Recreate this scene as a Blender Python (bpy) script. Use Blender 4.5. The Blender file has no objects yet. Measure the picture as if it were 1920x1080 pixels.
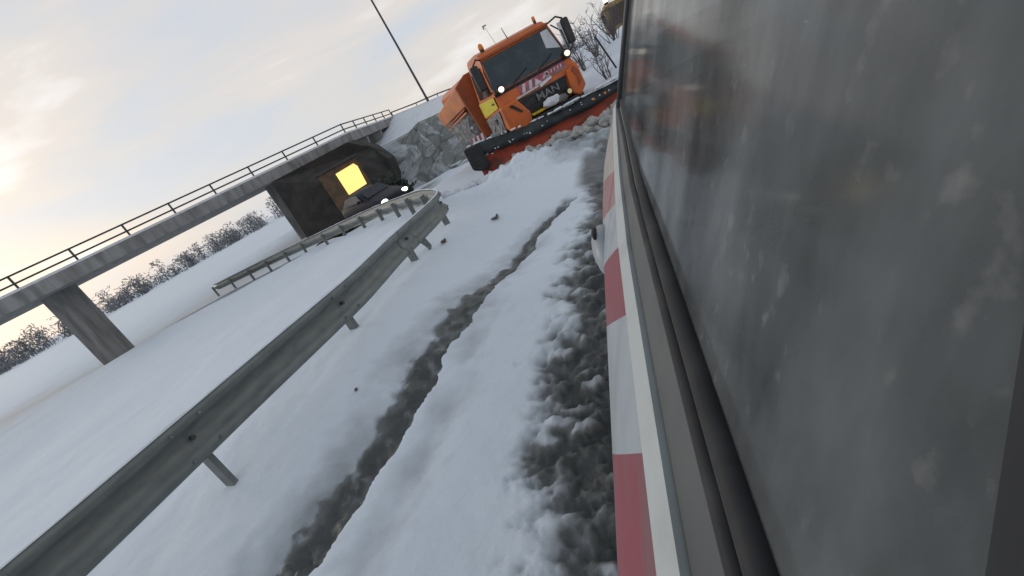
import bpy, bmesh, math, random
import numpy as np
from mathutils import Vector, Matrix
R = math.radians
random.seed(7); rng = np.random.default_rng(7)
SC = bpy.context.scene
COL = SC.collection

# ------------------------------------------------------------------ camera
CAM_H = 1.8
cam_d = bpy.data.cameras.new('camera'); cam = bpy.data.objects.new('camera', cam_d); COL.objects.link(cam)
cam_d.sensor_width = 36.0; cam_d.lens = 36.0 * 900 / 1920
cam_d.clip_start = 0.01; cam_d.clip_end = 3000
P = math.atan(337 / 900); RO = R(29)
FW = Vector((0, math.cos(P), -math.sin(P))); r0 = Vector((1, 0, 0)); u0 = Vector((0, math.sin(P), math.cos(P)))
RT = math.cos(RO) * r0 - math.sin(RO) * u0; UP = math.sin(RO) * r0 + math.cos(RO) * u0
m = Matrix((RT, UP, -FW)).transposed().to_4x4(); m.translation = Vector((0, 0, CAM_H))
cam.matrix_world = m
SC.camera = cam

# ------------------------------------------------------------------ sky, sun, exposure
SC.view_settings.view_transform = 'Standard'; SC.view_settings.look = 'None'
SC.view_settings.exposure = 0.1; SC.view_settings.gamma = 1.0
SUN_EL, SUN_AZ = R(14), R(-50)          # low, hidden behind cloud, ahead and to the left
W = bpy.data.worlds.new("World"); SC.world = W; W.use_nodes = True
nt = W.node_tree; nt.nodes.clear()
def nn(t, **k):
    n = nt.nodes.new(t)
    for a, b in k.items(): setattr(n, a, b)
    return n
L = lambda a, b: nt.links.new(a, b)
out = nn('ShaderNodeOutputWorld'); bg = nn('ShaderNodeBackground'); bg.inputs['Strength'].default_value = 0.1
sky = nn('ShaderNodeTexSky', sky_type='NISHITA', sun_disc=False)
sky.sun_elevation = SUN_EL; sky.sun_rotation = SUN_AZ; sky.dust_density = 2.0
tc = nn('ShaderNodeTexCoord')
sep = nn('ShaderNodeSeparateXYZ'); L(tc.outputs['Generated'], sep.inputs[0])
mp = nn('ShaderNodeMapping'); mp.inputs['Rotation'].default_value = (0, R(-28), R(20)); mp.inputs['Scale'].default_value = (1.2, 1.2, 4.6)
L(tc.outputs['Generated'], mp.inputs[0])
n1 = nn('ShaderNodeTexNoise'); n1.inputs['Scale'].default_value = 1.9; n1.inputs['Detail'].default_value = 5; n1.inputs['Roughness'].default_value = .5
n1.inputs['Distortion'].default_value = .35
L(mp.outputs[0], n1.inputs['Vector'])
cr = nn('ShaderNodeValToRGB')
e = cr.color_ramp.elements
e[0].position = .36; e[0].color = (6.1, 6.5, 7.2, 1); e[1].position = .66; e[1].color = (9.3, 9.2, 9.2, 1)
x = cr.color_ramp.elements.new(.47); x.color = (6.8, 6.7, 6.75, 1)
x = cr.color_ramp.elements.new(.56); x.color = (7.5, 7.0, 6.65, 1)
L(n1.outputs['Fac'], cr.inputs[0])
# towards the zenith the cloud deck is greyer, bluer
mr = nn('ShaderNodeMapRange'); mr.inputs['From Min'].default_value = .38; mr.inputs['From Max'].default_value = .75
L(sep.outputs['Z'], mr.inputs['Value'])
mz = nn('ShaderNodeMixRGB'); mz.inputs[2].default_value = (3.2, 3.75, 4.4, 1); L(mr.outputs[0], mz.inputs[0]); L(cr.outputs[0], mz.inputs[1])
mc = nn('ShaderNodeMixRGB'); mc.inputs[0].default_value = .9
L(sky.outputs[0], mc.inputs[1]); L(mz.outputs[0], mc.inputs[2])
L(mc.outputs[0], bg.inputs['Color']); L(bg.outputs[0], out.inputs['Surface'])
sd = bpy.data.lights.new('sun', 'SUN'); sd.energy = 0.5; sd.angle = R(18); sd.color = (1, .9, .8)
so = bpy.data.objects.new('sun', sd); COL.objects.link(so)
so.rotation_euler = (Vector((math.sin(SUN_AZ) * math.cos(SUN_EL), math.cos(SUN_AZ) * math.cos(SUN_EL), math.sin(SUN_EL)))).to_track_quat('Z', 'Y').to_euler()

# ------------------------------------------------------------------ materials
def mat(name, col, rough=.6, metal=0, noise=None, bump=0, bscale=40, col2=None, lo=.4, hi=.6, emit=None, estr=1, detail=5, coat=0, vec=None, spec=.5):
    """procedural principled material; noise = scale of the colour break-up towards col2"""
    M = bpy.data.materials.new(name); M.use_nodes = True
    t = M.node_tree; b = t.nodes['Principled BSDF']
    b.inputs['Roughness'].default_value = rough; b.inputs['Metallic'].default_value = metal
    b.inputs['Coat Weight'].default_value = coat; b.inputs['Specular IOR Level'].default_value = spec
    c = (*col, 1)
    tcn = t.nodes.new('ShaderNodeTexCoord'); v = tcn.outputs['Object']
    if vec:
        mpn = t.nodes.new('ShaderNodeMapping'); mpn.inputs['Scale'].default_value = vec; t.links.new(v, mpn.inputs[0]); v = mpn.outputs[0]
    if noise:
        n = t.nodes.new('ShaderNodeTexNoise'); n.inputs['Scale'].default_value = noise; n.inputs['Detail'].default_value = detail
        t.links.new(v, n.inputs['Vector'])
        mr = t.nodes.new('ShaderNodeMapRange'); mr.inputs['From Min'].default_value = lo; mr.inputs['From Max'].default_value = hi
        t.links.new(n.outputs['Fac'], mr.inputs['Value'])
        mx = t.nodes.new('ShaderNodeMixRGB'); mx.inputs[1].default_value = c
        mx.inputs[2].default_value = (*(col2 or tuple(q * .6 for q in col)), 1)
        t.links.new(mr.outputs[0], mx.inputs[0]); t.links.new(mx.outputs[0], b.inputs['Base Color'])
    else: b.inputs['Base Color'].default_value = c
    if bump:
        n = t.nodes.new('ShaderNodeTexNoise'); n.inputs['Scale'].default_value = bscale; n.inputs['Detail'].default_value = 4
        t.links.new(v, n.inputs['Vector'])
        bp = t.nodes.new('ShaderNodeBump'); bp.inputs['Strength'].default_value = bump; bp.inputs['Distance'].default_value = .02
        t.links.new(n.outputs['Fac'], bp.inputs['Height']); t.links.new(bp.outputs[0], b.inputs['Normal'])
    if emit:
        b.inputs['Emission Color'].default_value = (*emit, 1); b.inputs['Emission Strength'].default_value = estr
    return M
M = {}
M['orange'] = mat('orange_paint', (.68, .15, .024), .42, noise=3.5, col2=(.42, .12, .05), lo=.42, hi=.75, bump=.05, bscale=6)
M['orange_dark'] = mat('dark_orange_paint', (.40, .085, .018), .55, noise=4, col2=(.22, .07, .035), lo=.35, hi=.75)  # darker, browner orange for the hopper front and small parts
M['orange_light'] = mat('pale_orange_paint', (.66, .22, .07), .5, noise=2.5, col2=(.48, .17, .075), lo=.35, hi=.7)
M['blade'] = mat('worn_orange_red_blade_paint', (.40, .050, .013), .5, noise=2.2, col2=(.13, .027, .016), lo=.42, hi=.66, vec=(1, 1, 3), bump=.2, bscale=12)
M['yellow'] = mat('yellow_reflective_sheet', (.72, .62, .03), .5, noise=6, col2=(.45, .38, .08), lo=.5, hi=.75)
M['black'] = mat('black_plastic', (.018, .019, .021), .45, noise=9, col2=(.05, .052, .055), lo=.5, hi=.75)
M['rubber'] = mat('black_rubber', (.014, .014, .016), .7, noise=14, col2=(.05, .05, .05), lo=.5, hi=.8)
M['flap'] = mat('rubber_spray_guard', (.016, .022, .024), .55, noise=3, col2=(.045, .055, .058), lo=.45, hi=.7, bump=.3, bscale=10)
M['screen'] = mat('dark_windscreen_glass', (.018, .036, .046), .10, noise=4, col2=(.035, .06, .07), lo=.45, hi=.7, spec=.6)
M['grey_dirty'] = mat('road_grimed_grey', (.17, .165, .16), .8, noise=7, col2=(.34, .34, .34), lo=.45, hi=.65, bump=.4, bscale=20)
M['steel'] = mat('grey_steel', (.26, .27, .28), .45, .6, noise=9, col2=(.16, .16, .16))
M['galv'] = mat('galvanised_guardrail_steel', (.215, .235, .225), .5, .3, noise=5, col2=(.15, .165, .16), lo=.35, hi=.7, vec=(1, 1, 3), bump=.05, bscale=30)
M['snowlump'] = mat('packed_snow', (.80, .83, .87), .75, noise=9, col2=(.6, .62, .65), lo=.45, hi=.8, bump=.6, bscale=22)
M['dirtsnow'] = mat('dirty_snow', (.50, .49, .47), .8, noise=7, col2=(.27, .265, .25), lo=.35, hi=.68, bump=.8, bscale=16)
M['white'] = mat('white_plastic', (.62, .64, .65), .5, noise=5, col2=(.48, .49, .49), lo=.5, hi=.8)
M['red'] = mat('red_sticker', (.55, .05, .06), .5, noise=8, col2=(.35, .10, .12))
M['pink'] = mat('faded_red_sticker', (.52, .15, .18), .55, noise=10, col2=(.34, .08, .11))
M['lamp'] = mat('lit_lamp_glass', (1, 1, 1), .3, emit=(1, .80, .55), estr=1.5)
M['amber'] = mat('amber_beacon_lens', (.75, .2, .02), .3, emit=(1, .4, .06), estr=.05)
M['amber_lit'] = mat('lit_amber_beacon_lens', (.9, .7, .2), .3, emit=(1, .93, .5), estr=3.5)
M['headlamp'] = mat('lit_headlight_glass', (1, 1, 1), .3, emit=(.95, .97, 1), estr=5)
M['dimlamp'] = mat('lamp_lens', (.5, .48, .3), .2, emit=(.9, .75, .3), estr=.25)
M['warm'] = mat('glowing_window', (.9, .8, .3), .5, emit=(1, .70, .2), estr=1.0, noise=1.2, col2=(.8, .6, .2))
M['concrete'] = mat('bridge_concrete', (.30, .30, .30), .85, noise=2.6, vec=(1, 1, .22), col2=(.17, .17, .165), lo=.4, hi=.66, bump=.3, bscale=9)
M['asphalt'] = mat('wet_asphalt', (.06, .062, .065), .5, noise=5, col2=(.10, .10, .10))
M['abut'] = mat('shade_dark_stonework', (.060, .052, .046), .95, noise=1.5, col2=(.035, .034, .032), bump=.6, bscale=9)  # near-black brown with the shade under the bridge put into the colour
M['darksteel'] = mat('dark_railing_steel', (.06, .062, .066), .6, noise=5)
M['brick'] = mat('brown_brick', (.17, .10, .07), .9, noise=3, col2=(.10, .08, .05), bump=.5, bscale=30)
M['olive'] = mat('olive_rubble', (.13, .12, .075), .95, noise=8, col2=(.05, .05, .035), lo=.4, hi=.6, bump=1, bscale=14)
M['bark'] = mat('bare_twigs', (.10, .085, .08), .9, noise=20, col2=(.16, .15, .15))
M['leaf'] = mat('dark_evergreen_leaves', (.028, .042, .026), .8, noise=9, col2=(.05, .06, .045))
M['carpaint'] = mat('dark_navy_car_paint', (.008, .009, .018), .5, spec=.25, coat=0, noise=3, col2=(.02, .02, .032))
M['ochre'] = mat('ochre_paint', (.36, .24, .08), .6, noise=1.6, col2=(.13, .08, .05), lo=.38, hi=.62)
M['brownglass'] = mat('brown_tinted_windscreen', (.05, .035, .028), .15)
# our own vehicle
M['v_white'] = mat('dirty_white_panel_paint', (.40, .44, .47), .5, noise=7, col2=(.30, .32, .33), lo=.42, hi=.8, coat=.1, vec=(1, 1, 1), bump=.04, bscale=25)
M['v_red'] = mat('red_hazard_stripe', (.29, .028, .045), .5, noise=6, col2=(.20, .085, .09), lo=.38, hi=.75, vec=(2.5, .7, 2.5), bump=.04, bscale=25)
M['v_pink'] = mat('slush_faded_hazard_stripe', (.33, .09, .10), .6, noise=8, col2=(.34, .28, .27), lo=.35, hi=.7)
M['v_beige'] = mat('road_salt_covered_paint', (.44, .41, .38), .7, noise=14, col2=(.32, .30, .28), lo=.4, hi=.7)
M['v_strip'] = mat('white_trim_strip', (.54, .57, .56), .45, noise=12, col2=(.44, .46, .45), lo=.5, hi=.8)
M['v_grey'] = mat('grimed_grey_door_metal', (.125, .13, .125), .55, noise=6, col2=(.085, .088, .088), lo=.4, hi=.7)
M['v_dark'] = mat('dark_cabin_trim', (.03, .031, .033), .8, noise=6)
M['v_seat'] = mat('grey_seat_cloth', (.08, .08, .085), .95, noise=40)
def glass_mat():
    Mg = bpy.data.materials.new('grimy_side_glass'); Mg.use_nodes = True
    t = Mg.node_tree; b = t.nodes['Principled BSDF']; o = t.nodes['Material Output']
    tcn = t.nodes.new('ShaderNodeTexCoord'); mpn = t.nodes.new('ShaderNodeMapping'); mpn.inputs['Scale'].default_value = (3, 3, 1.1)
    t.links.new(tcn.outputs['Object'], mpn.inputs[0])
    n = t.nodes.new('ShaderNodeTexNoise'); n.inputs['Scale'].default_value = 2.2; n.inputs['Detail'].default_value = 6; n.inputs['Roughness'].default_value = .6
    t.links.new(mpn.outputs[0], n.inputs['Vector'])
    ramp = t.nodes.new('ShaderNodeValToRGB'); ramp.color_ramp.elements[0].position = .3; ramp.color_ramp.elements[0].color = (.12, .13, .133, 1)
    ramp.color_ramp.elements[1].position = .72; ramp.color_ramp.elements[1].color = (.25, .265, .27, 1)
    t.links.new(n.outputs['Fac'], ramp.inputs[0])
    ns = t.nodes.new('ShaderNodeTexNoise'); ns.inputs['Scale'].default_value = 55; ns.inputs['Detail'].default_value = 6; t.links.new(tcn.outputs['Object'], ns.inputs['Vector'])
    rs = t.nodes.new('ShaderNodeMapRange'); rs.inputs['From Min'].default_value = .60; rs.inputs['From Max'].default_value = .74; rs.inputs['To Max'].default_value = .55; t.links.new(ns.outputs['Fac'], rs.inputs['Value'])
    ms_ = t.nodes.new('ShaderNodeMixRGB'); ms_.inputs[2].default_value = (.38, .38, .37, 1); t.links.new(rs.outputs[0], ms_.inputs[0]); t.links.new(ramp.outputs[0], ms_.inputs[1]); t.links.new(ms_.outputs[0], b.inputs['Base Color'])
    b.inputs['Roughness'].default_value = .10; b.inputs['Specular IOR Level'].default_value = .5; b.inputs['IOR'].default_value = 1.16
    tr = t.nodes.new('ShaderNodeBsdfTransparent'); tr.inputs[0].default_value = (.7, .75, .75, 1)
    mx = t.nodes.new('ShaderNodeMixShader')
    mr = t.nodes.new('ShaderNodeMapRange'); mr.inputs['From Min'].default_value = .3; mr.inputs['From Max'].default_value = .75
    mr.inputs['To Min'].default_value = .55; mr.inputs['To Max'].default_value = .15
    t.links.new(n.outputs['Fac'], mr.inputs['Value']); t.links.new(mr.outputs[0], mx.inputs[0])
    t.links.new(b.outputs[0], mx.inputs[1]); t.links.new(tr.outputs[0], mx.inputs[2]); t.links.new(mx.outputs[0], o.inputs['Surface'])
    return Mg
M['v_glass'] = glass_mat()

# ------------------------------------------------------------------ mesh helpers
class MB:
    def __init__(s): s.v = []; s.f = []; s.m = []; s.mi = 0
    def add(s, vs, fs):
        n = len(s.v); s.v += [tuple(q) for q in vs]
        for f in fs: s.f.append(tuple(n + i for i in f)); s.m.append(s.mi)
        return s
    def box(s, c, d, rot=None):
        hx, hy, hz = d[0] / 2, d[1] / 2, d[2] / 2
        vs = [Vector((x * hx, y * hy, z * hz)) for x in (-1, 1) for y in (-1, 1) for z in (-1, 1)]
        if rot is not None: vs = [rot @ q for q in vs]
        c = Vector(c)
        return s.add([q + c for q in vs], [(0, 1, 3, 2), (4, 6, 7, 5), (0, 4, 5, 1), (2, 3, 7, 6), (0, 2, 6, 4), (1, 5, 7, 3)])
    def bar(s, a, b, w, h, up=(0, 0, 1)):
        a, b = Vector(a), Vector(b); d = (b - a); ln = d.length; d.normalize(); up = Vector(up)
        x = d.cross(up).normalized(); z = x.cross(d)
        return s.box((a + b) / 2, (w, ln, h), Matrix((x, d, z)).transposed())
    def tube(s, pts, r, n=8, cap=True):
        pts = [Vector(p) for p in pts]; k = len(pts)
        rs = r if isinstance(r, (list, tuple)) else [r] * k
        vs = []
        for i, p in enumerate(pts):
            d = (pts[min(i + 1, k - 1)] - pts[max(i - 1, 0)]).normalized()
            a = Vector((0, 0, 1)) if abs(d.z) < .9 else Vector((1, 0, 0))
            x = d.cross(a).normalized(); y = d.cross(x)
            vs += [p + (x * math.cos(2 * math.pi * j / n) + y * math.sin(2 * math.pi * j / n)) * rs[i] for j in range(n)]
        fs = [(i * n + j, i * n + (j + 1) % n, (i + 1) * n + (j + 1) % n, (i + 1) * n + j) for i in range(k - 1) for j in range(n)]
        if cap: fs += [tuple(range(n))[::-1], tuple(range((k - 1) * n, k * n))]
        return s.add(vs, fs)
    def loft(s, rows, closed=False, caps=False):
        n = len(rows[0]); k = len(rows); vs = [p for r in rows for p in r]; q = n if closed else n - 1
        fs = [(i * n + j, i * n + (j + 1) % n, (i + 1) * n + (j + 1) % n, (i + 1) * n + j) for i in range(k - 1) for j in range(q)]
        if caps: fs += [tuple(range(n))[::-1], tuple(range((k - 1) * n, k * n))]
        return s.add(vs, fs)
    def prism(s, poly, t):                   # polygon of 3D points extruded along vector t
        n = len(poly); t = Vector(t); a = [Vector(p) for p in poly]
        return s.add(a + [p + t for p in a], [tuple(range(n))[::-1], tuple(range(n, 2 * n))] + [(i, (i + 1) % n, n + (i + 1) % n, n + i) for i in range(n)])
    def ell(s, c, r, nu=14, nv=9, jit=0, rot=None):
        vs = []; c = Vector(c)
        for i in range(nv + 1):
            for j in range(nu):
                t = math.pi * i / nv; p = 2 * math.pi * j / nu
                q = Vector((math.sin(t) * math.cos(p) * r[0], math.sin(t) * math.sin(p) * r[1], math.cos(t) * r[2]))
                if jit and 0 < i < nv: q *= 1 + random.uniform(-jit, jit)
                if rot is not None: q = rot @ q
                vs.append(c + q)
        return s.add(vs, [(i * nu + j, (i + 1) * nu + j, (i + 1) * nu + (j + 1) % nu, i * nu + (j + 1) % nu) for i in range(nv) for j in range(nu)])
    def build(s, name, mats, parent=None, smooth=False, bevel=0, loc=None, subs=0):
        me = bpy.data.meshes.new(name); me.from_pydata(s.v, [], s.f)
        for q in (mats if isinstance(mats, (list, tuple)) else [mats]): me.materials.append(q)
        me.polygons.foreach_set('material_index', s.m)
        bm = bmesh.new(); bm.from_mesh(me); bmesh.ops.remove_doubles(bm, verts=bm.verts, dist=1e-5)
        bmesh.ops.recalc_face_normals(bm, faces=bm.faces); bm.to_mesh(me); bm.free()
        if smooth: me.polygons.foreach_set('use_smooth', [True] * len(me.polygons))
        o = bpy.data.objects.new(name, me); COL.objects.link(o)
        if parent: o.parent = parent
        if loc is not None: o.location = loc
        if bevel:
            b = o.modifiers.new('b', 'BEVEL'); b.width = bevel; b.segments = 2; b.limit_method = 'ANGLE'; b.angle_limit = R(35)
        if subs:
            b = o.modifiers.new('s', 'SUBSURF'); b.levels = subs; b.render_levels = subs
        return o
def empty(name, loc, rz=0, rot=None):
    o = bpy.data.objects.new(name, None); COL.objects.link(o); o.location = loc
    o.rotation_euler = rot or (0, 0, rz); o.empty_display_size = .3
    return o
def tag(o, label=None, cat=None, group=None, kind=None):
    for k, v in (('label', label), ('category', cat), ('group', group), ('kind', kind)):
        if v: o[k] = v
    return o

# ------------------------------------------------------------------ numpy noise
def hash3(ix, iy, sd):
    h = (ix * 374761393 + iy * 668265263 + sd * 1442695041) & 0xffffffff
    h = ((h ^ (h >> 13)) * 1274126177) & 0xffffffff
    return ((h ^ (h >> 16)) & 0xffff) / 65535.0
def vnoise(x, y, sd=0):
    ix = np.floor(x).astype(np.int64); iy = np.floor(y).astype(np.int64); fx = x - ix; fy = y - iy
    fx = fx * fx * (3 - 2 * fx); fy = fy * fy * (3 - 2 * fy)
    a = hash3(ix, iy, sd); b = hash3(ix + 1, iy, sd); c = hash3(ix, iy + 1, sd); d = hash3(ix + 1, iy + 1, sd)
    return (a * (1 - fx) + b * fx) * (1 - fy) + (c * (1 - fx) + d * fx) * fy
def fbm(x, y, o=4, sd=0):
    s = 0; a = .5; t = 0
    for i in range(o):
        s = s + a * vnoise(x * 2 ** i + 17.3 * i, y * 2 ** i - 9.1 * i, sd + i); t += a; a *= .5
    return s / t
def cell(x, y, sd=0):                       # rounded clods: 0 at a clod centre
    ix = np.floor(x).astype(np.int64); iy = np.floor(y).astype(np.int64); best = np.full(x.shape, 9.)
    hh = np.zeros(x.shape)
    for dx in (-1, 0, 1):
        for dy in (-1, 0, 1):
            cx = ix + dx + hash3(ix + dx, iy + dy, sd); cy = iy + dy + hash3(ix + dx, iy + dy, sd + 5)
            d = (cx - x) ** 2 + (cy - y) ** 2; k = d < best
            best = np.where(k, d, best); hh = np.where(k, hash3(ix + dx, iy + dy, sd + 9), hh)
    return np.sqrt(best), hh
def sstep(a, b, x):
    t = np.clip((x - a) / (b - a), 0, 1); return t * t * (3 - 2 * t)

# ------------------------------------------------------------------ snowy ground
HD = R(20.6); FA = (math.sin(HD), math.cos(HD)); FB = (math.cos(HD), -math.sin(HD))   # heading of road and own vehicle
CP = np.array([  # x, y, base height
 (0, 0, 0), (-2, 3, 0), (2, 6, 0), (0, 6, .03), (0, 9, .1), (3, 9, .0), (3, 13, 0), (5, 11, 0), (1.5, 12, .1), (4, 18, 0), (2, 16, 0),
 (-1.65, 5, .42), (-1.2, 6.2, .42), (-.6, 7.5, .42), (-.45, 8.8, .38), (-.8, 10.8, .34), (-2, 14.4, .14), (-3.9, 17.6, .0), (-2.4, 3.6, .42), (-6.2, 20.3, -.12), (-3, 16, .05), (-1.3, 12.4, .25),
 (-2.5, 8, .22), (-4, 9, .2), (-3, 3, .1), (-6, 4, .15), (-7, 8, .1), (-12, 10, -.1), (-15, 18, -.4), (-6, 14, -.1),
 (-3.8, 21, -.62), (-2.5, 21.5, -.62), (-1, 23, -.62), (1, 24.5, -.5), (-2.5, 27, -.62), (-6, 25, -.65), (-10, 30, -.7), (-20, 30, -.8),
 (2, 21, -.1), (6, 24, .2), (6.8, 18.8, .78), (7.6, 17.6, .9), (6.2, 17, .45), (8.04, 23.7, 1.7), (9, 20, 1.4), (12, 24, 1.7), (11, 17, 1.3), (16, 20, 1.7),
 (5.4, 14.5, .0), (7.5, 13, .25), (10, 10, .3), (15, 12, .8), (0, 40, 0), (20, 40, 2), (-20, 60, -.5), (0, -10, 0), (-10, -5, .1), (10, -5, 0), (3, 0, 0), (0, 90, 0), (60, 60, 1), (-60, 50, 0)])
def base_z(x, y):
    x = np.asarray(x, float); y = np.asarray(y, float); num = np.zeros(x.shape); den = np.zeros(x.shape)
    for cx, cy, cz in CP:
        w = 1 / (((x - cx) ** 2 + (y - cy) ** 2) ** 1.6 + .25); num += w * cz; den += w
    return num / den
GA = [-6, 0, 1.8, 3.23, 4.61, 5.6, 6.55, 9, 12]
GR = [-4.2, -2.80, -2.32, -1.96, -1.65, -1.39, -1.03, -.55, .2]      # sharp right lip of the narrow rut
GW = [.66, .62, .58, .55, .50, .42, .32, .2, .2]                      # its width
def ground(x, y):
    a = x * FA[0] + y * FA[1]; b = x * FB[0] + y * FB[1]
    z = base_z(x, y)
    near = 1 - sstep(14, 30, np.hypot(x, y))
    z = z + (fbm(x * .7, y * .7, 3, 3) - .5) * .10 + (fbm(x * 2.6, y * 2.6, 3, 8) - .5) * .035 * near + (fbm(x * 14, y * 14, 3, 21) - .5) * .008 * near
    slush_shade = np.zeros(x.shape)
    # ---- narrow rut
    lip = np.interp(a, GA, GR) + (fbm(a * 3.1, a * 0 + 2, 3, 31) - .5) * .14 + (vnoise(a * 16, a * 0 + 5, 33) - .5) * .035
    wd = np.interp(a, GA, GW) * (.9 + .12 * fbm(a * 1.7, a * 0 + 9, 2, 37))
    s = (b - (lip - wd)) / wd                 # 0 at the soft left edge, 1 at the sharp right lip
    on = 1 - sstep(6.3, 6.9, a)
    deep = sstep(-.55, .5, s) * (1 - sstep(.97, 1.03, s)) * on
    clod, ch = cell(x * 9, y * 9, 41); clod2, ch2 = cell(x * 22, y * 22, 47)
    lum = np.clip(1 - clod * 1.25, 0, 1) * (ch * .9 + .1); lum2 = np.clip(1 - clod2 * 1.3, 0, 1) * ch2
    z = z - deep * .105 + deep * (lum * .022 + lum2 * .014 + (fbm(x * 9, y * 9, 4, 54) - .5) * .11)
    z = z + np.exp(-((s - 1.25) / .3) ** 2) * .018 * on
    slush_shade = np.maximum(slush_shade, sstep(.02, .40, s + (fbm(x * 7, y * 7, 3, 51) - .5) * .34) * (1 - sstep(.975, 1.015, s)) * on * (1 - .5 * sstep(.54, .76, fbm(x * 11, y * 11, 4, 53))))
    slush_shade = np.maximum(slush_shade, .30 * sstep(-.75, .1, s) * (1 - sstep(.97, 1.0, s)) * on * fbm(x * 2.2, y * 2.2, 3, 57) * 1.3)
    # ---- broad slushy wheel track beside the vehicle
    ed = np.interp(a, [-6, 0, 1, 2, 3.5, 5, 6.5, 7.5, 8.5, 9.5], [-1.05, -1.12, -1.14, -1.20, -1.12, -1.06, -.94, -.82, -.78, -.9])
    fz = (fbm(x * 3.3, y * 3.3, 4, 61) - .5)
    t = b - ed + fz * .42 + (fbm(x * 13, y * 13, 3, 63) - .5) * .30
    tr = sstep(-.06, .34, t) * (1 - sstep(1.7, 2.1, b)) * (1 - sstep(9.3, 9.9, a))
    z = z - tr * .10
    c3, h3 = cell(a * 8.5 + fz * 1.5, b * 4.6 - fz, 71)
    l3 = np.clip(1 - c3 * 1.2, 0, 1) ** .8 * h3
    calm = 1 - .85 * sstep(6.9, 7.3, a)
    z = z + tr * (l3 * .10 + lum * .05 + lum2 * .022 + (fbm(x * 10, y * 10, 3, 81) - .5) * .07) * calm
    slush_shade = np.maximum(slush_shade, tr * (.52 + .60 * sstep(0, .45, t)) * (1 - .72 * sstep(.36, .72, l3 + .25 * (lum - .3)) * calm))
    # shallow press marks down the middle ridge, their soft grey shading painted in
    mid = (lip + ed) / 2
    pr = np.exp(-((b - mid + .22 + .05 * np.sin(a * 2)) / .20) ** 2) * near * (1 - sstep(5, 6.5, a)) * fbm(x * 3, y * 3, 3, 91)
    z = z - pr * .055
    slush_shade = np.maximum(slush_shade, pr * .30)  # shading of the press marks, carried by the same value as the slush
    # white bank in front of the plough, dirty ridge of churned snow below the blade
    bk = np.exp(-((a - 9.7) / .95) ** 2) * np.exp(-((b + 2.15) / .95) ** 2)
    z = z + bk * (.30 + .38 * (fbm(x * 5, y * 5, 3, 95) - .4))
    rd = sstep(8.7, 9.6, a + .35 * (fbm(x * 2, y * 2, 3, 111) - .5) * 2) * (1 - sstep(11.2, 11.8, a)) * sstep(-1.75, -1.2, b) * (1 - sstep(2, 3, b))
    z = z + rd * (.03 + .10 * (1 - sstep(9.8, 10.8, a)) + .12 * l3 + .10 * lum + .12 * (fbm(x * 6, y * 6, 4, 113) - .5)); slush_shade = slush_shade * (1 - rd) + rd * (.36 + .3 * (fbm(x * 5, y * 5, 4, 115) - .5) + .25 * (1 - l3 - .4))
    ice = sstep(6.7, 7.2, a) * (1 - sstep(8.7, 9.3, a)) * sstep(-1.1, -.8, b) * (1 - sstep(2, 3, b)); slush_shade = np.maximum(slush_shade, ice * .62)
    # churned lane surface under the truck, and road in the underpass
    rg = sstep(9.8, 10.6, y) * (1 - sstep(16, 20, y)) * sstep(.6, 1.4, x) * (1 - sstep(5.2, 6, x))
    slush_shade = np.maximum(slush_shade, rg * .4); z = z + rg * (l3 * .08)
    fr = sstep(19.8, 20.8, y + .25 * x) * (1 - sstep(25, 26, y)) * (1 - sstep(-1.6, 0, x))
    slush_shade = np.maximum(slush_shade, fr * (.35 + .4 * (fbm(x, y * 3, 3, 99))))
    return z, slush_shade
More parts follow.
